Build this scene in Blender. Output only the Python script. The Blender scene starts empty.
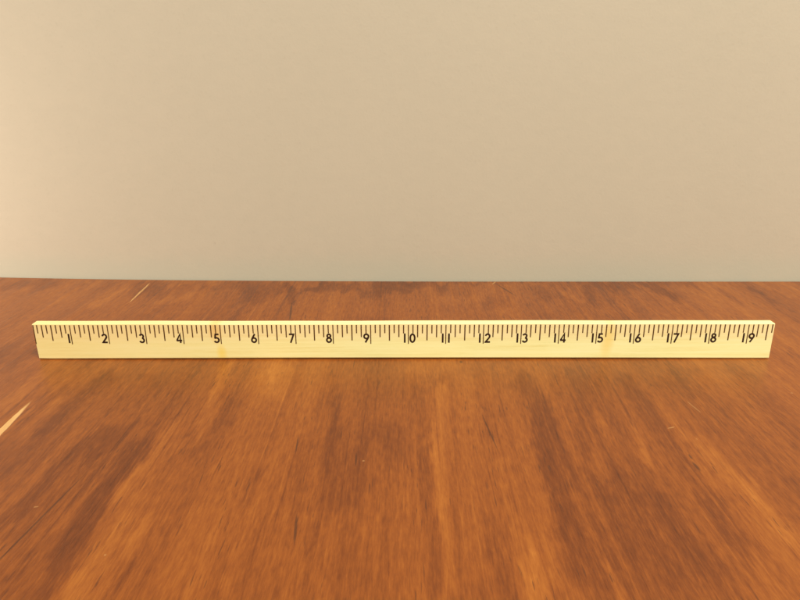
import bpy, bmesh, math, random
import numpy as np
from mathutils import Matrix, Vector

scene = bpy.context.scene
C = scene.collection
random.seed(7)

# ------------------------------------------------------------------ camera
cam_data = bpy.data.cameras.new('camera')
cam = bpy.data.objects.new('camera', cam_data)
C.objects.link(cam)
cam_data.sensor_width = 36.0
cam_data.lens = 29.79
cam_data.clip_start = 0.01
cam_data.clip_end = 50.0
PITCH, ROLL, YAW = 0.32308, -0.00334, 0.00606
cam.matrix_world = (Matrix.Translation((0.0010, -0.41677, 0.18226))
                    @ Matrix.Rotation(YAW, 4, 'Z')
                    @ Matrix.Rotation(math.pi / 2 - PITCH, 4, 'X')
                    @ Matrix.Rotation(ROLL, 4, 'Z'))
scene.camera = cam

# ------------------------------------------------------------------ world, lamps, exposure
world = bpy.data.worlds.new('World')
scene.world = world
world.use_nodes = True
bg = world.node_tree.nodes['Background']
bg.inputs[0].default_value = (1.0, 0.88, 0.72, 1)
bg.inputs[1].default_value = 0.45

def area_lamp(name, loc, target, size, power, colour):
    d = bpy.data.lights.new(name, 'AREA')
    d.shape = 'DISK'
    d.size = size
    d.energy = power
    d.color = colour
    o = bpy.data.objects.new(name, d)
    C.objects.link(o)
    o.location = loc
    o.rotation_euler = (Vector(target) - Vector(loc)).to_track_quat('-Z', 'Y').to_euler()
    return o

area_lamp('ceiling_lamp', (0.75, -1.25, 2.15), (0, 0.05, 0.05), 0.9, 94, (1.0, 0.92, 0.69))
area_lamp('side_lamp', (-0.74, 0.00, 0.09), (-0.54, 0.2, 0.09), 0.16, 1.9, (1.0, 0.84, 0.63))
area_lamp('side_lamp', (0.80, 0.00, 0.10), (0.58, 0.2, 0.09), 0.16, 0.4, (1.0, 0.86, 0.66))

vs = scene.view_settings
vs.view_transform = 'Standard'
vs.look = 'None'
vs.gamma = 1
vs.exposure = 0.0
scene.render.engine = 'CYCLES'

# ------------------------------------------------------------------ node helpers
class NT:
    def __init__(self, name):
        self.m = bpy.data.materials.new(name)
        self.m.use_nodes = True
        self.t = self.m.node_tree
        self.bsdf = self.t.nodes['Principled BSDF']

    def put(self, sock, v):
        if isinstance(v, bpy.types.NodeSocket):
            self.t.links.new(v, sock)
        else:
            sock.default_value = v

    def math(self, op, a, b=0.0, c=0.0, clamp=False):
        n = self.t.nodes.new('ShaderNodeMath')
        n.operation = op
        n.use_clamp = clamp
        self.put(n.inputs[0], a)
        self.put(n.inputs[1], b)
        self.put(n.inputs[2], c)
        return n.outputs[0]

    def add(self, a, b): return self.math('ADD', a, b)
    def sub(self, a, b): return self.math('SUBTRACT', a, b)
    def mul(self, a, b): return self.math('MULTIPLY', a, b)
    def mad(self, a, b, c): return self.math('MULTIPLY_ADD', a, b, c)

    def coords(self):
        n = self.t.nodes.new('ShaderNodeTexCoord')
        s = self.t.nodes.new('ShaderNodeSeparateXYZ')
        self.t.links.new(n.outputs['Object'], s.inputs[0])
        return s.outputs[0], s.outputs[1], s.outputs[2]

    def vec(self, x, y, z=0.0):
        n = self.t.nodes.new('ShaderNodeCombineXYZ')
        self.put(n.inputs[0], x)
        self.put(n.inputs[1], y)
        self.put(n.inputs[2], z)
        return n.outputs[0]

    def noise(self, x, y, z=0.0, detail=2.0, rough=0.5, scale=1.0, dist=0.0):
        n = self.t.nodes.new('ShaderNodeTexNoise')
        n.inputs['Scale'].default_value = scale
        n.inputs['Detail'].default_value = detail
        n.inputs['Roughness'].default_value = rough
        n.inputs['Distortion'].default_value = dist
        self.t.links.new(self.vec(x, y, z), n.inputs['Vector'])
        return n.outputs[0]

    def smooth(self, v, lo, hi, a=0.0, b=1.0):
        n = self.t.nodes.new('ShaderNodeMapRange')
        n.interpolation_type = 'SMOOTHSTEP'
        self.put(n.inputs[0], v)
        for k, q in ((1, lo), (2, hi), (3, a), (4, b)):
            n.inputs[k].default_value = q
        return n.outputs[0]

    def ramp(self, v, stops):
        n = self.t.nodes.new('ShaderNodeValToRGB')
        e = n.color_ramp.elements
        while len(e) < len(stops):
            e.new(0.5)
        for k, (pos, col) in enumerate(stops):
            e[k].position = pos
            e[k].color = (*col, 1)
        self.put(n.inputs[0], v)
        return n.outputs[0]

    def mix(self, f, a, b, mode='MIX'):
        n = self.t.nodes.new('ShaderNodeMix')
        n.data_type = 'RGBA'
        n.blend_type = mode
        self.put(n.inputs[0], f)
        self.put(n.inputs[6], a if isinstance(a, bpy.types.NodeSocket) else (*a, 1))
        self.put(n.inputs[7], b if isinstance(b, bpy.types.NodeSocket) else (*b, 1))
        return n.outputs[2]

    def attr(self, name):
        n = self.t.nodes.new('ShaderNodeAttribute')
        n.attribute_name = name
        return n.outputs['Fac']

    def bump(self, h, strength, dist):
        n = self.t.nodes.new('ShaderNodeBump')
        n.inputs['Strength'].default_value = strength
        n.inputs['Distance'].default_value = dist
        self.t.links.new(h, n.inputs['Height'])
        self.t.links.new(n.outputs[0], self.bsdf.inputs['Normal'])

    def sliver(self, x, y, x0, y0, x1, y1, w, soft=0.5):
        """mask of a thin pointed mark from (x0,y0) to (x1,y1), half width w (metres)"""
        L = math.hypot(x1 - x0, y1 - y0)
        dx, dy = (x1 - x0) / L, (y1 - y0) / L
        cx, cy = (x0 + x1) / 2, (y0 + y1) / 2
        ex, ey = self.sub(x, cx), self.sub(y, cy)
        u = self.mad(ex, dx * 2 / L, self.mul(ey, dy * 2 / L))
        v = self.mad(ex, -dy / w, self.mul(ey, dx / w))
        m = self.sub(self.sub(1.0, self.mul(u, u)), self.mul(v, v))
        return self.smooth(m, 0.0, soft)

# ------------------------------------------------------------------ materials
def table_material():
    g = NT('stained_plywood')
    x0, y, z = g.coords()
    wob = g.attr('wobble')
    x = g.add(wob, x0)
    stain_light = g.attr('stain_light')
    streak = g.noise(g.mul(x, 210), g.mul(y, 4), 7.0, detail=3, rough=0.65)
    fibre = g.noise(g.mul(x, 900), g.mul(y, 85), 1.0, detail=3, rough=0.7)
    ripple = g.noise(g.mul(x, 420), g.mul(y, 130), 9.0, detail=3, rough=0.65)
    t = g.mad(stain_light, 0.285, 0.505)
    t = g.mad(g.sub(streak, 0.5), 0.36, t)
    t = g.mad(g.sub(ripple, 0.5), 0.34, t)
    t = g.mad(g.sub(fibre, 0.5), 0.60, t)
    line = g.noise(g.mul(x, 430), g.mul(y, 4.5), 13.0, detail=2, rough=0.5)
    t = g.add(t, g.smooth(line, 0.60, 0.74, 0.0, 0.13))
    t = g.sub(t, g.smooth(line, 0.40, 0.27, 0.0, 0.13))
    col = g.ramp(t, [(0.05, (0.082, 0.0185, 0.0038)), (0.30, (0.146, 0.0360, 0.0061)), (0.52, (0.228, 0.0621, 0.0093)), (0.74, (0.306, 0.0959, 0.0144)), (0.98, (0.401, 0.1444, 0.0250))])
    # open pores: short dark dashes along the grain
    pore = g.noise(g.mul(x, 950), g.mul(y, 65), 21.0, detail=2)
    pgate = g.noise(g.mul(x, 60), g.mul(y, 18), 31.0, detail=2)
    pm = g.mul(g.smooth(pore, 0.61, 0.69), g.smooth(pgate, 0.42, 0.62))
    col = g.mix(g.mul(pm, 0.68), col, (0.07, 0.020, 0.008))
    # dark cracks and pits
    dark = None
    for a in ((-0.1640, -0.2250, -0.1531, -0.1271, 0.0007), (-0.0466, -0.1677, -0.0441, -0.1921, 0.0008),
              (0.0450, -0.0732, 0.0499, -0.1215, 0.0006), (0.1450, -0.1270, 0.1457, -0.1370, 0.0011),
              (0.1462, -0.1200, 0.1460, -0.1262, 0.0007), (-0.0957, 0.1260, -0.0889, 0.0700, 0.0011),
              (0.0397, -0.0020, 0.0397, -0.0075, 0.0014), (-0.0235, -0.1180, -0.0230, -0.1330, 0.0005),
              (-0.0560, -0.1000, -0.0545, -0.1220, 0.0005), (0.0860, 0.1780, 0.1010, 0.1350, 0.0012)):
        s = g.sliver(x0, y, *a, soft=0.9)
        dark = s if dark is None else g.math('MAXIMUM', dark, s)
    col = g.mix(g.mul(dark, 0.72), col, (0.055, 0.018, 0.008))
    # bare wood where the stain was gouged or chipped away
    bare = None
    xb = g.mad(g.sub(ripple, 0.5), 0.0012, x0)
    for a in ((-0.2120, -0.2050, -0.2221, -0.0590, 0.0026, 0.95), (-0.2351, 0.1195, -0.2386, 0.1815, 0.0011, 0.62),
              (0.1454, -0.0946, 0.1502, -0.0926, 0.0005, 0.38), (0.1562, -0.1058, 0.1572, -0.1056, 0.0007, 0.25),
              (0.2362, -0.0517, 0.2378, -0.0515, 0.0008, 0.3), (-0.1658, -0.1650, -0.1636, -0.1644, 0.0005, 0.3),
              (-0.1204, -0.1966, -0.1193, -0.1962, 0.0008, 0.22), (-0.0195, -0.1265, -0.0193, -0.1275, 0.0006, 0.4),
              (0.1690, -0.0620, 0.1712, -0.0770, 0.0006, 0.2), (0.0880, 0.1830, 0.0835, 0.1730, 0.0009, 0.4)):
        s = g.mul(g.sliver(xb, y, *a[:5], soft=0.35), a[5])
        bare = s if bare is None else g.math('MAXIMUM', bare, s)
    barecol = g.mix(fibre, (0.50, 0.27, 0.10), (0.66, 0.42, 0.19))
    col = g.mix(bare, col, barecol)
    g.put(g.bsdf.inputs['Base Color'], col)
    rough = g.mad(streak, 0.20, 0.27)
    rough = g.mad(bare, 0.3, rough)
    g.put(g.bsdf.inputs['Roughness'], rough)
    g.bsdf.inputs['Specular IOR Level'].default_value = 0.37
    g.bump(g.mad(bare, -2.5, fibre), 0.25, 0.0003)
    return g.m

def wall_material():
    g = NT('wall_paint')
    x, y, z = g.coords()
    big = g.noise(g.mul(x, 5), g.mul(y, 5), g.mul(z, 5), detail=3)
    peel = g.noise(g.mul(x, 420), g.mul(y, 420), g.mul(z, 420), detail=3, rough=0.55)
    roller = g.noise(g.mul(x, 70), g.mul(y, 70), g.mul(z, 110), detail=4, rough=0.6)
    col = g.mix(big, (0.465, 0.424, 0.366), (0.495, 0.450, 0.392))
    col = g.mix(g.mul(g.smooth(peel, 0.55, 0.75), 0.14), col, (0.36, 0.32, 0.26))
    col = g.mix(g.mul(g.smooth(roller, 0.35, 0.7), 0.12), col, (0.56, 0.50, 0.43))
    # greyer, cooler tone low on the wall along the table, soft edge
    edge = g.mad(g.sub(roller, 0.5), 0.012, g.mad(g.sub(big, 0.5), 0.02, z))
    low_tint = g.smooth(edge, 0.006, 0.034, 1.0, 0.0)
    col = g.mix(g.mul(low_tint, 0.75), col, (0.450, 0.446, 0.390))
    # pin holes and flecks
    vor = g.t.nodes.new('ShaderNodeTexVoronoi')
    vor.inputs['Scale'].default_value = 11.0
    g.t.links.new(g.vec(x, y, z), vor.inputs['Vector'])
    fleck = g.smooth(vor.outputs['Distance'], 0.010, 0.022, 1.0, 0.0)
    col = g.mix(g.mul(fleck, 0.35), col, (0.25, 0.20, 0.14))
    g.put(g.bsdf.inputs['Base Color'], col)
    g.bsdf.inputs['Roughness'].default_value = 0.62
    g.bsdf.inputs['Specular IOR Level'].default_value = 0.3
    g.bump(g.mad(roller, 0.8, peel), 0.20, 0.0004)
    return g.m

def ruler_material():
    g = NT('lacquered_basswood')
    x, y, z = g.coords()
    wob = g.noise(g.mul(x, 9), g.mul(y, 9), g.mul(z, 9), detail=2)
    zz = g.mad(g.sub(wob, 0.5), 0.004, z)
    yy = g.mad(g.sub(wob, 0.5), 0.004, y)
    grain = g.noise(g.mul(x, 10), g.mul(yy, 500), g.mul(zz, 500), detail=3, rough=0.6)
    ray = g.noise(g.mul(x, 160), g.mul(yy, 1500), g.mul(zz, 1500), detail=2)
    band = g.noise(g.mul(x, 14), g.mul(yy, 60), g.mul(zz, 60), detail=2)
    t = g.mad(g.sub(grain, 0.5), 1.1, 0.5)
    t = g.mad(g.sub(ray, 0.5), 0.3, t)
    t = g.mad(g.sub(band, 0.5), 0.5, t)
    col = g.ramp(t, [(0.15, (0.800, 0.740, 0.330)), (0.5, (0.895, 0.880, 0.465)), (0.85, (0.940, 0.935, 0.560))])
    # redder tone towards the printed edge and the zero end
    up = g.mul(g.smooth(g.mad(g.sub(band, 0.5), 0.006, z), 0.010, 0.020), 0.50)
    col = g.mix(up, col, (0.880, 0.690, 0.420))
    zero = g.mul(g.smooth(x, 0.02, -0.25), 0.38)
    col = g.mix(zero, col, (0.850, 0.590, 0.240))
    # mineral streaks
    s1 = g.mul(g.sliver(x, z, -0.1270, 0.0330, -0.1262, 0.0090, 0.0058, 1.6), 0.75)
    col = g.mix(s1, col, (0.780, 0.430, 0.090))
    s2 = g.mul(g.sliver(x, z, -0.1238, 0.0130, -0.1228, -0.0040, 0.0046, 1.6), 0.95)
    col = g.mix(s2, col, (0.900, 0.680, 0.130))
    s3 = g.mul(g.sliver(x, z, 0.1405, 0.0310, 0.1375, -0.0030, 0.0060, 1.6), 0.85)
    col = g.mix(s3, col, (0.880, 0.650, 0.170))
    g.put(g.bsdf.inputs['Base Color'], col)
    g.bsdf.inputs['Roughness'].default_value = 0.42
    g.bsdf.inputs['Specular IOR Level'].default_value = 0.4
    g.bump(g.mad(ray, 0.5, grain), 0.2, 0.0001)
    return g.m

def ink_material(name, dark, pale, wear):
    g = NT(name)
    x, y, z = g.coords()
    n = g.noise(g.mul(x, 1800), g.mul(y, 1800), g.mul(z, 1800), detail=2)
    g.put(g.bsdf.inputs['Base Color'], g.mix(g.smooth(n, 0.5 - wear, 0.8), dark, pale))
    g.bsdf.inputs['Roughness'].default_value = 0.5
    return g.m

M_TABLE = table_material()
M_WALL = wall_material()
M_RULER = ruler_material()
M_TICK = ink_material('brown_tick_ink', (0.075, 0.030, 0.006), (0.24, 0.12, 0.03), 0.05)
M_NUM = ink_material('dark_numeral_ink', (0.022, 0.007, 0.003), (0.06, 0.022, 0.008), 0.0)

# ------------------------------------------------------------------ the setting
def wall_y(x):
    """front of the wall: a slightly bowed plaster wall, falling away towards the left"""
    px = np.array([-1.3, -0.60, -0.392, -0.291, -0.194, -0.003, 0.374, 0.60, 1.3])
    py = np.array([0.262, 0.2160, 0.2000, 0.1930, 0.1888, 0.1844, 0.1822, 0.1816, 0.180])
    ker = np.linspace(-0.08, 0.08, 9)
    return np.mean([np.interp(x + k, px, py) for k in ker], axis=0)

def link(name, mesh, mat, parent=None):
    o = bpy.data.objects.new(name, mesh)
    if mat and not mesh.materials:
        mesh.materials.append(mat)
    C.objects.link(o)
    if parent:
        o.parent = parent
    return o

# wall: a bowed slab
xs = np.linspace(-1.3, 1.3, 105)
yw = wall_y(xs)
bm = bmesh.new()
rows = []
for z in (-0.05, 1.5):
    rows.append(([bm.verts.new((a, b, z)) for a, b in zip(xs, yw)], [bm.verts.new((a, b + 0.1, z)) for a, b in zip(xs, yw)]))
(f0, b0), (f1, b1) = rows
for i in range(len(xs) - 1):
    bm.faces.new((f0[i], f0[i + 1], f1[i + 1], f1[i]))
    bm.faces.new((b0[i + 1], b0[i], b1[i], b1[i + 1]))
    bm.faces.new((f1[i], f1[i + 1], b1[i + 1], b1[i]))
    bm.faces.new((f0[i + 1], f0[i], b0[i], b0[i + 1]))
for k in (0, -1):
    bm.faces.new((f0[k], f1[k], b1[k], b0[k]))
bmesh.ops.recalc_face_normals(bm, faces=bm.faces)
me = bpy.data.meshes.new('wall')
bm.to_mesh(me)
bm.free()
wall = link('wall', me, M_WALL)
wall['kind'] = 'structure'
wall['label'] = 'plain beige painted wall behind the brown table'

# table: brushed-on stain, darker (-) or lighter (+), plus painted glow and shade round the ruler: polyline, half width, amount
STAINS_AND_LIGHT = [
    ((-0.1901, -0.0251, -0.1932, -0.0604, -0.1954, -0.0939), 0.0054, -0.5),
    ((-0.1367, -0.1118, -0.1378, -0.1352, -0.138, -0.1596, -0.1273, -0.2168), 0.0051, -0.85),
    ((-0.1511, -0.0939, -0.1665, -0.1234, -0.1703, -0.1574, -0.1696, -0.1841), 0.0058, -0.75),
    ((-0.1904, -0.1067, -0.194, -0.1421), 0.0092, -0.3),
    ((-0.2018, -0.1004, -0.2048, -0.0551), 0.004, 0.6),
    ((-0.2115, -0.0281, -0.19, -0.006), 0.0066, 0.35),  # lighter wood, raised to paint in the glow before the ruler
    ((-0.129, -0.1535, -0.1279, -0.1243, -0.1275, -0.0849), 0.0036, 0.6),
    ((-0.1098, -0.1067, -0.112, -0.0631, -0.1162, -0.0078), 0.0036, 0.7),
    ((-0.1657, -0.0205, -0.1498, -0.0044), 0.004, 0.35),  # lighter wood, also carries the ruler's painted glow
    ((-0.1181, -0.1308, -0.1173, -0.1535), 0.0034, -0.3),
    ((-0.1261, -0.2208, -0.1238, -0.1922), 0.002, 0.35),
    ((-0.1402, -0.2208, -0.139, -0.1947), 0.0023, 0.3),
    ((-0.1483, -0.2208, -0.1487, -0.1994), 0.0035, -0.35),
    ((-0.1109, -0.1904, -0.1111, -0.1706), 0.0021, 0.5),
    ((-0.1074, -0.2167, -0.1066, -0.1993), 0.0023, -0.55),
    ((-0.113, -0.1067, -0.1059, -0.1128), 0.0026, -0.4),
    ((-0.2243, -0.0849, -0.232, -0.0441), 0.0042, 0.25),
    ((-0.2452, -0.0537, -0.2448, -0.0204), 0.0064, -0.3),
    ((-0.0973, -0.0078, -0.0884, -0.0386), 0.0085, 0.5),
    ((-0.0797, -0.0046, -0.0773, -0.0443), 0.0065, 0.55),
    ((-0.0405, -0.058, -0.0362, -0.0962, -0.0296, -0.1596), 0.0064, -0.5),
    ((-0.0378, -0.0732, -0.0346, -0.1596, -0.0334, -0.2206), 0.0037, -0.4),
    ((-0.1061, -0.0605, -0.1056, -0.0906), 0.0052, -0.3),
    ((-0.0714, -0.1369, -0.0698, -0.1487), 0.0024, -0.45),
    ((-0.0614, -0.0962, -0.0631, -0.1633), 0.0045, 0.2),
    ((-0.0705, -0.174, -0.0662, -0.2207), 0.0028, 0.25),
    ((-0.088, -0.174, -0.0859, -0.2077), 0.0041, 0.15),
    ((-0.0517, -0.1067, -0.0488, -0.1437), 0.004, -0.2),
    ((-0.0149, -0.0962, -0.0055, -0.1026, -0.0011, -0.1118), 0.0075, -0.35),
    ((-0.0214, -0.1596, -0.0183, -0.2206), 0.0021, 0.2),
    ((0.0107, -0.054, 0.0128, -0.0851), 0.0053, -0.4),
    ((0.0148, -0.1068, 0.0137, -0.1596, 0.0127, -0.2205), 0.0027, -0.65),
    ((0.0242, -0.0403, 0.0222, -0.1068, 0.0201, -0.1595, 0.019, -0.2205), 0.003, 0.7),
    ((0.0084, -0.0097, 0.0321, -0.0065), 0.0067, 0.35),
    ((-0.0079, -0.2206, -0.0099, -0.1871), 0.0024, 0.25),
    ((0.0013, -0.1992, 0.0037, -0.1596), 0.003, 0.15),
    ((0.0754, -0.0301, 0.0817, -0.0633, 0.0812, -0.0963, 0.0755, -0.1352), 0.0051, -0.6),
    ((0.1093, -0.0375, 0.0997, -0.1068), 0.0058, -0.4),
    ((0.0427, -0.1739, 0.0408, -0.2048), 0.0066, -0.35),
    ((0.0464, -0.0607, 0.0506, -0.1168), 0.0033, -0.25),
    ((0.0424, -0.0403, 0.0437, -0.0851), 0.0042, 0.15),
    ((0.0309, -0.1352, 0.0312, -0.1992), 0.0031, 0.2),
    ((0.0774, -0.0851, 0.0774, -0.1352, 0.0731, -0.1773), 0.0054, -0.45),
    ((0.1039, -0.0908, 0.097, -0.1352), 0.0031, 0.3),
    ((0.0827, -0.192, 0.0826, -0.2059, 0.082, -0.2224), 0.0023, 0.7),
    ((0.0509, -0.1962, 0.0524, -0.2224), 0.0031, 0.5),
    ((0.0691, -0.1871, 0.067, -0.2224), 0.0023, -0.4),
    ((0.0595, -0.2154, 0.0599, -0.1991), 0.0031, 0.3),
    ((0.1405, -0.0302, 0.1419, -0.0852, 0.141, -0.1352, 0.141, -0.1901), 0.0073, -0.6),
    ((0.1267, -0.0709, 0.1261, -0.1068, 0.1235, -0.1403), 0.0016, 0.7),
    ((0.1771, -0.0181, 0.1737, -0.0582), 0.0025, -0.5),
    ((0.2189, -0.0304, 0.2165, -0.071, 0.2089, -0.1119), 0.0075, -0.45),
    ((0.1088, -0.158, 0.1188, -0.1991), 0.0073, -0.5),
    ((0.0946, -0.1437, 0.099, -0.187, 0.1053, -0.2224), 0.0059, -0.4),
    ((0.1579, -0.1068, 0.1617, -0.1478, 0.1653, -0.187), 0.0047, 0.55),
    ((0.1694, -0.1216, 0.1644, -0.158), 0.0019, 0.5),
    ((0.1536, -0.0608, 0.1526, -0.1068), 0.0022, 0.3),
    ((0.189, -0.0333, 0.1893, -0.0734), 0.0036, 0.25),
    ((0.1801, -0.0543, 0.1762, -0.0758), 0.0009, 0.5),
    ((0.1466, -0.199, 0.1464, -0.2203), 0.0046, -0.25),
    ((0.1381, -0.1739, 0.137, -0.2101), 0.0037, -0.25),
    ((0.1111, -0.0851, 0.1214, -0.1352), 0.0026, 0.3),
    ((0.1898, -0.1352, 0.1896, -0.1068), 0.0051, 0.2),
    ((0.1683, -0.0117, 0.1995, -0.0085), 0.0053, 0.3),  # ruler's reflection on the table, painted as a lighter stroke
    ((-0.3647, 0.1766, -0.3299, 0.1733), 0.0075, -0.6),
    ((-0.2987, 0.1289, -0.2923, 0.1731), 0.0064, 0.2),
    ((-0.2466, 0.176, -0.2228, 0.1513), 0.0074, -0.5),
    ((-0.2129, 0.1285, -0.1971, 0.1125, -0.1885, 0.1284), 0.0035, 0.45),
    ((-0.2212, 0.1573, -0.1873, 0.1663), 0.0046, -0.25),
    ((-0.2636, 0.1288, -0.2579, 0.1575), 0.0036, 0.35),
    ((-0.2782, 0.173, -0.2585, 0.1825), 0.0047, -0.25),
    ((-0.1468, 0.163, -0.1245, 0.1393), 0.0072, -0.55),
    ((-0.1312, 0.1722, -0.1081, 0.1628), 0.0074, -0.5),
    ((-0.1075, 0.1817, -0.0998, 0.1567, -0.094, 0.1199), 0.0029, -1.0),
    ((-0.093, 0.1537, -0.0755, 0.1751), 0.002, -0.8),
    ((-0.0718, 0.1751, -0.052, 0.1625), 0.0056, -0.7),
    ((-0.0461, 0.1564, -0.025, 0.1533), 0.0054, -0.5),
    ((-0.0193, 0.1716, 0.0067, 0.1592), 0.0083, -1.0),
    ((0.0068, 0.1746, 0.0345, 0.1682), 0.0065, -0.6),
    ((0.0342, 0.1621, 0.041, 0.1274), 0.0053, 0.3),
    ((-0.0026, 0.1779, 0.1293, 0.1804), 0.0023, -0.5),
    ((0.0514, 0.1274, 0.0874, 0.1498), 0.0053, 0.25),
    ((0.074, 0.1139, 0.0928, 0.1557), 0.0079, -0.35),
    ((0.1217, 0.1556, 0.1232, 0.127), 0.0062, -0.6),
    ((0.1393, 0.1615, 0.1504, 0.1324), 0.0036, 0.4),
    ((0.1682, 0.1675, 0.1613, 0.1241), 0.0036, -0.6),
    ((0.1838, 0.1737, 0.204, 0.1642), 0.0065, -0.55),
    ((0.2258, 0.1611, 0.2347, 0.132), 0.008, -0.85),
    ((0.2348, 0.1734, 0.2685, 0.1764), 0.0046, -0.5),
    ((0.1878, 0.1267, 0.1674, 0.1008), 0.0051, 0.25),
    ((0.3151, 0.1668, 0.3164, 0.1458, 0.3143, 0.1181), 0.0026, -0.65),
    ((0.2867, 0.1548, 0.2867, 0.1263), 0.0044, -0.35),
    ((0.2713, 0.1609, 0.266, 0.1183), 0.0044, 0.25),
    ((0.3696, 0.1823, 0.3707, 0.1759), 0.0047, -0.5),
    ((0.3318, 0.1636, 0.3416, 0.1399), 0.0045, 0.3),
    ((0.1488, 0.1835, 0.2231, 0.1799), 0.0019, -0.4),
    ((-0.1882, 0.1694, -0.1572, 0.1755), 0.0047, -0.35),
    ((-0.1383, 0.1148, -0.1428, 0.0826), 0.0041, 0.25),
    ((-0.0544, 0.1278, -0.0022, 0.0965), 0.0118, 0.1),
    ((-0.1517, -0.128, -0.1563, -0.1596, -0.1567, -0.1994), 0.0073, -0.5),
    ((-0.1426, -0.1873, -0.1399, -0.2157), 0.0056, -0.45),
    ((-0.1387, -0.1352, -0.1343, -0.1873), 0.0046, -0.4),
    ((-0.1513, -0.2158, -0.1298, -0.2208), 0.0052, -0.3),
    ((0.0363, -0.2205, 0.0472, -0.1991), 0.0038, -0.15),
    ((-0.0197, -0.1068, -0.0155, -0.1596), 0.004, -0.25),
    ((-0.2841, 0.0133, -0.2647, 0.0168), 0.01, -0.35),  # shade beyond the ruler's zero end, painted dark
    ((0.2694, 0.0155, 0.2565, -0.0259), 0.0081, -0.3),  # shade past the ruler's far end, painted into the colour
    ((0.072, -0.1595, 0.0744, -0.2154), 0.0041, -0.3),
]


def lattice_noise(x, y, seed):
    r = np.random.RandomState(seed).rand(256, 256)
    xi, yi = np.floor(x).astype(int), np.floor(y).astype(int)
    fx, fy = x - xi, y - yi
    fx, fy = fx * fx * (3 - 2 * fx), fy * fy * (3 - 2 * fy)
    g = lambda a, b: r[a % 256, b % 256]
    return ((g(xi, yi) * (1 - fx) + g(xi + 1, yi) * fx) * (1 - fy)
            + (g(xi, yi + 1) * (1 - fx) + g(xi + 1, yi + 1) * fx) * fy) - 0.5

NX, NY, YF, HALF = 620, 260, -0.40, 0.62
gx = np.linspace(-HALF, HALF, NX)
gv = np.linspace(0, 1, NY)
X = np.repeat(gx[None, :], NY, 0)
Y = YF + gv[:, None] * (wall_y(gx) - 0.0018 - YF)[None, :]
wobble = 0.004 * lattice_noise(X * 9 + 40, Y * 7 + 40, 11) + 0.0016 * lattice_noise(X * 30 + 40, Y * 18 + 40, 12)
wx = X + wobble + 0.004 * lattice_noise(X * 110 + 90, Y * 9 + 90, 1) + 0.003 * lattice_noise(X * 300 + 90, Y * 26 + 90, 2) + 0.002 * lattice_noise(X * 260 + 90, Y * 90 + 90, 6)
wy = Y + 0.030 * lattice_noise(X * 90 + 90, Y * 14 + 90, 3) + 0.024 * lattice_noise(X * 260 + 190, Y * 20 + 90, 4)
stain_light = np.zeros_like(X)
for poly, w, amp in STAINS_AND_LIGHT:
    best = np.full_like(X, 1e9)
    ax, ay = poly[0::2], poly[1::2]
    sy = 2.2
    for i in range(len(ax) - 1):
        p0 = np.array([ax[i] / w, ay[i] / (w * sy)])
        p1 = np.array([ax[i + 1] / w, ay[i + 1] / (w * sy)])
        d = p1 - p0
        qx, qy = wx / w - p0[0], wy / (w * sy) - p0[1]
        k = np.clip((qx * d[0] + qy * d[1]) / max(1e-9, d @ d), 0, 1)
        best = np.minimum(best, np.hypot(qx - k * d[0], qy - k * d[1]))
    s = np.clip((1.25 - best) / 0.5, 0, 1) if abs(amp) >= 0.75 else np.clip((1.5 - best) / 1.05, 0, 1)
    stain_light += amp * s * s * (3 - 2 * s)
for k, (fx, fy, amp) in enumerate(((12, 3, 0.70), (34, 5, 0.60), (90, 4, 0.45), (200, 5, 0.35), (60, 50, 0.22))):
    stain_light += amp * lattice_noise((X + wobble) * fx + 77, Y * fy + 77, 20 + k)
stain_light = np.where(stain_light < 0, 1.15 * np.tanh(stain_light / 1.15), stain_light).clip(-1.2, 1.2)

TH = 0.018
verts = np.empty((NX * NY * 2, 3), dtype=np.float32)
n = NX * NY
verts[:n, 0], verts[:n, 1], verts[:n, 2] = X.ravel(), Y.ravel(), 0.0
# underside: only the rim is used
verts[n:, 0], verts[n:, 1], verts[n:, 2] = X.ravel(), Y.ravel(), -TH
idx = np.arange(n).reshape(NY, NX)
top = np.stack([idx[:-1, :-1], idx[:-1, 1:], idx[1:, 1:], idx[1:, :-1]], -1).reshape(-1, 4)
rim = np.concatenate([idx[0, :], idx[1:, -1], idx[-1, -2::-1], idx[-2:0:-1, 0]])
used = np.concatenate([np.arange(n), rim + n])
remap = {int(v): n + k for k, v in enumerate(rim)}
co = verts[used]
side = [(int(rim[k]), remap[int(rim[k])], remap[int(rim[(k + 1) % len(rim)])], int(rim[(k + 1) % len(rim)])) for k in range(len(rim))]
under = [[remap[int(v)] for v in rim[::-1]]]
me = bpy.data.meshes.new('tabletop')
me.from_pydata(co.tolist(), [], top.tolist() + side + under)
at = me.attributes.new('stain_light', 'FLOAT', 'POINT')
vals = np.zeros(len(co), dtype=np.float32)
vals[:n] = stain_light.ravel()
vals[n:] = stain_light.ravel()[rim]
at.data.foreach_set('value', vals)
at2 = me.attributes.new('wobble', 'FLOAT', 'POINT')
vals[:n] = wobble.ravel()
vals[n:] = wobble.ravel()[rim]
at2.data.foreach_set('value', vals)
me.update()
table = link('tabletop', me, M_TABLE)
table['kind'] = 'structure'
table['label'] = 'brown stained plywood tabletop in front of the wall'

# ------------------------------------------------------------------ the ruler
INCH = 0.0254
LEN, HGT, THK = 19.685 * INCH, 0.02557, 0.0068
ruler = bpy.data.objects.new('wooden_ruler', None)
C.objects.link(ruler)
ruler.location = (0, 0, 0.0002)
ruler.empty_display_size = 0.05
ruler['label'] = 'pale yellow wooden ruler with black inch numbers standing on edge on the brown table'
ruler['category'] = 'ruler'

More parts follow.
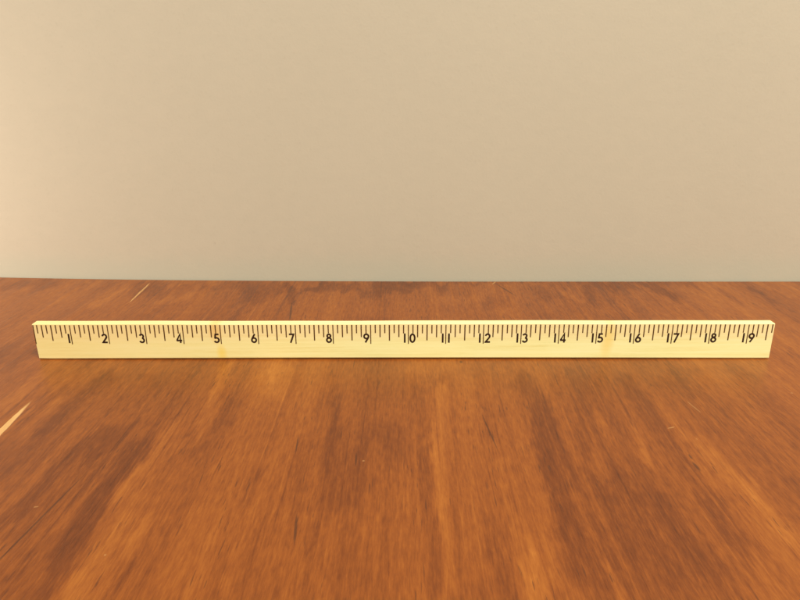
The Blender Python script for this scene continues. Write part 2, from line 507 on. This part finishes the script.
bm = bmesh.new()
bmesh.ops.create_cube(bm, size=1.0)
for v in bm.verts:
    v.co = Vector((v.co.x * LEN, (v.co.y + 0.5) * THK, (v.co.z + 0.5) * HGT))
low = [e for e in bm.edges if all(v.co.z < 0.001 for v in e.verts)]
rest = [e for e in bm.edges if e not in low]
bmesh.ops.bevel(bm, geom=low, offset=0.0008, segments=3, profile=0.5, affect='EDGES')
rest = [e for e in bm.edges if max(v.co.z for v in e.verts) > HGT - 0.0001]
bmesh.ops.bevel(bm, geom=rest, offset=0.0004, segments=2, profile=0.5, affect='EDGES')
# subdivide along the length so that hand-cut edges can waver very slightly
cuts = np.linspace(-LEN / 2, LEN / 2, 60)[1:-1]
for c in cuts:
    bmesh.ops.bisect_plane(bm, geom=bm.verts[:] + bm.edges[:] + bm.faces[:], plane_co=(c, 0, 0), plane_no=(1, 0, 0))
for v in bm.verts:
    if v.co.z > HGT * 0.5:
        v.co.z += 0.00010 * math.sin(v.co.x * 23) + 0.00006 * math.sin(v.co.x * 71 + 1)
    else:        # the stick is warped: its middle stands clear of the table
        v.co.z += 0.0005 * max(0.0, 1 - (v.co.x / 0.235) ** 2)
    # the zero end is knocked round at its corners
    if v.co.x < -LEN / 2 + 0.0005 and v.co.z < 0.0010:
        v.co.x += 0.0007
        v.co.z += 0.0002
me = bpy.data.meshes.new('ruler_body')
bm.to_mesh(me)
bm.free()
for p in me.polygons:
    p.use_smooth = False
link('body', me, M_RULER, ruler)

FACE = -0.00004        # print lies a hair proud of the front face

def tick_mesh(length, width):
    m = bpy.data.meshes.new('tick')
    h = width / 2
    e = 0.00004
    v = [(-h, 0, 0), (h, 0, 0), (h * 0.9, 0, -length), (-h * 0.9, 0, -length),
         (-h, e, 0), (h, e, 0), (h * 0.9, e, -length), (-h * 0.9, e, -length)]
    m.from_pydata(v, [], [(0, 3, 2, 1), (0, 1, 5, 4), (1, 2, 6, 5), (2, 3, 7, 6), (3, 0, 4, 7)])
    m.update()
    return m

TICKS = {'eighth': tick_mesh(0.0061, 0.00084), 'quarter': tick_mesh(0.0090, 0.00086),
         'half': tick_mesh(0.0114, 0.00090), 'inch': tick_mesh(0.0138, 0.00074)}
ZTOP = HGT - 0.0005
for k in range(0, 158):
    kind = 'inch' if k % 8 == 0 else 'half' if k % 4 == 0 else 'quarter' if k % 2 == 0 else 'eighth'
    x = -LEN / 2 + k * INCH / 8
    if k == 0:
        x += 0.00072
    o = link('tick_mark', TICKS[kind], M_TICK, ruler)
    o.location = (x + random.uniform(-1, 1) * 0.00006, FACE, ZTOP - random.uniform(0, 0.00025))

# numerals: monoline geometric figures, x right, y up, cap height 1
def arc(cx, cy, rx, ry, a0, a1, n=14):
    return [(cx + rx * math.cos(math.radians(a0 + (a1 - a0) * i / n)), cy + ry * math.sin(math.radians(a0 + (a1 - a0) * i / n))) for i in range(n + 1)]

DIGITS = {   # strokes on the centre line, advance width
    '0': ([arc(0.29, 0.5, 0.225, 0.425, 90, 450, 28)], 0.58),
    '1': ([[(0.075, 0.0), (0.075, 1.0)]], 0.15),
    '2': ([arc(0.29, 0.695, 0.205, 0.23, 170, -38, 16) + [(0.10, 0.078), (0.12, 0.075)], [(0.04, 0.075), (0.55, 0.075)]], 0.57),
    '3': ([arc(0.255, 0.735, 0.175, 0.19, 165, -80, 14) , arc(0.250, 0.300, 0.225, 0.225, 85, -160, 16)], 0.55),
    '4': ([[(0.43, 0.0), (0.43, 0.97), (0.07, 0.265)], [(0.03, 0.265), (0.60, 0.265)]], 0.61),
    '5': ([[(0.50, 0.925), (0.17, 0.925), (0.115, 0.56)] + arc(0.255, 0.315, 0.235, 0.24, 118, -155, 18)], 0.56),
    '6': ([[(0.40, 0.97), (0.115, 0.46)], arc(0.30, 0.305, 0.225, 0.23, 0, 360, 26)], 0.60),
    '7': ([[(0.03, 0.925), (0.50, 0.925), (0.17, 0.0)]], 0.56),
    '8': ([arc(0.29, 0.745, 0.165, 0.18, 0, 360, 22), arc(0.29, 0.300, 0.220, 0.225, 0, 360, 24)], 0.58),
    '9': ([[(0.20, 0.03), (0.485, 0.54)], arc(0.30, 0.695, 0.225, 0.23, 0, 360, 26)], 0.60),
}
CAP, STROKE = 0.0067, 0.00122

def ribbon(bm, pts, half, depth):
    closed = math.dist(pts[0], pts[-1]) < 1e-6
    if closed:
        pts = pts[:-1]
    n = len(pts)
    pairs = []
    for i, p in enumerate(pts):
        a = pts[i - 1] if (i > 0 or closed) else None
        b = pts[(i + 1) % n] if (i < n - 1 or closed) else None
        dirs = []
        if a is not None:
            d = Vector((p[0] - a[0], p[1] - a[1])); dirs.append(d.normalized())
        if b is not None:
            d = Vector((b[0] - p[0], b[1] - p[1])); dirs.append(d.normalized())
        nrm = sum((Vector((-d.y, d.x)) for d in dirs), Vector((0, 0)))
        nrm.normalize()
        cosv = max(0.45, nrm.dot(Vector((-dirs[0].y, dirs[0].x))))
        off = nrm * (half / cosv)
        pairs.append((bm.verts.new((p[0] + off.x, depth, p[1] + off.y)), bm.verts.new((p[0] - off.x, depth, p[1] - off.y))))
    for i in range(n if closed else n - 1):
        a, b = pairs[i], pairs[(i + 1) % n]
        bm.faces.new((a[0], a[1], b[1], b[0]))

def numeral(text, x, align):
    """align: 'left' puts the figure left of the inch line, 'right' right of it"""
    bm = bmesh.new()
    layer = 0
    glyphs = []
    if len(text) == 1:
        adv = DIGITS[text][1] * CAP
        gap = 0.0010 if text != '1' else 0.0012
        glyphs.append((text, -gap - adv))
    else:
        adv = DIGITS[text[0]][1] * CAP
        glyphs.append((text[0], -0.0024 - adv / 2 if text != '11' else -0.0021 - adv / 2))
        glyphs.append((text[1], 0.0009 if text[1] != '1' else 0.0021 - adv / 2))
    for ch, ox in glyphs:
        for st in DIGITS[ch][0]:
            pts = [(ox + px * CAP, py * CAP) for px, py in st]
            ribbon(bm, pts, STROKE / 2, -0.000012 * layer)
            layer += 1
    bmesh.ops.recalc_face_normals(bm, faces=bm.faces)
    m = bpy.data.meshes.new('numeral')
    bm.to_mesh(m)
    bm.free()
    o = link('numeral', m, M_NUM, ruler)
    o.location = (x, FACE - 0.00002, HGT - 0.0136)
    return o

for k in range(1, 20):
    numeral(str(k), -LEN / 2 + k * INCH, None)
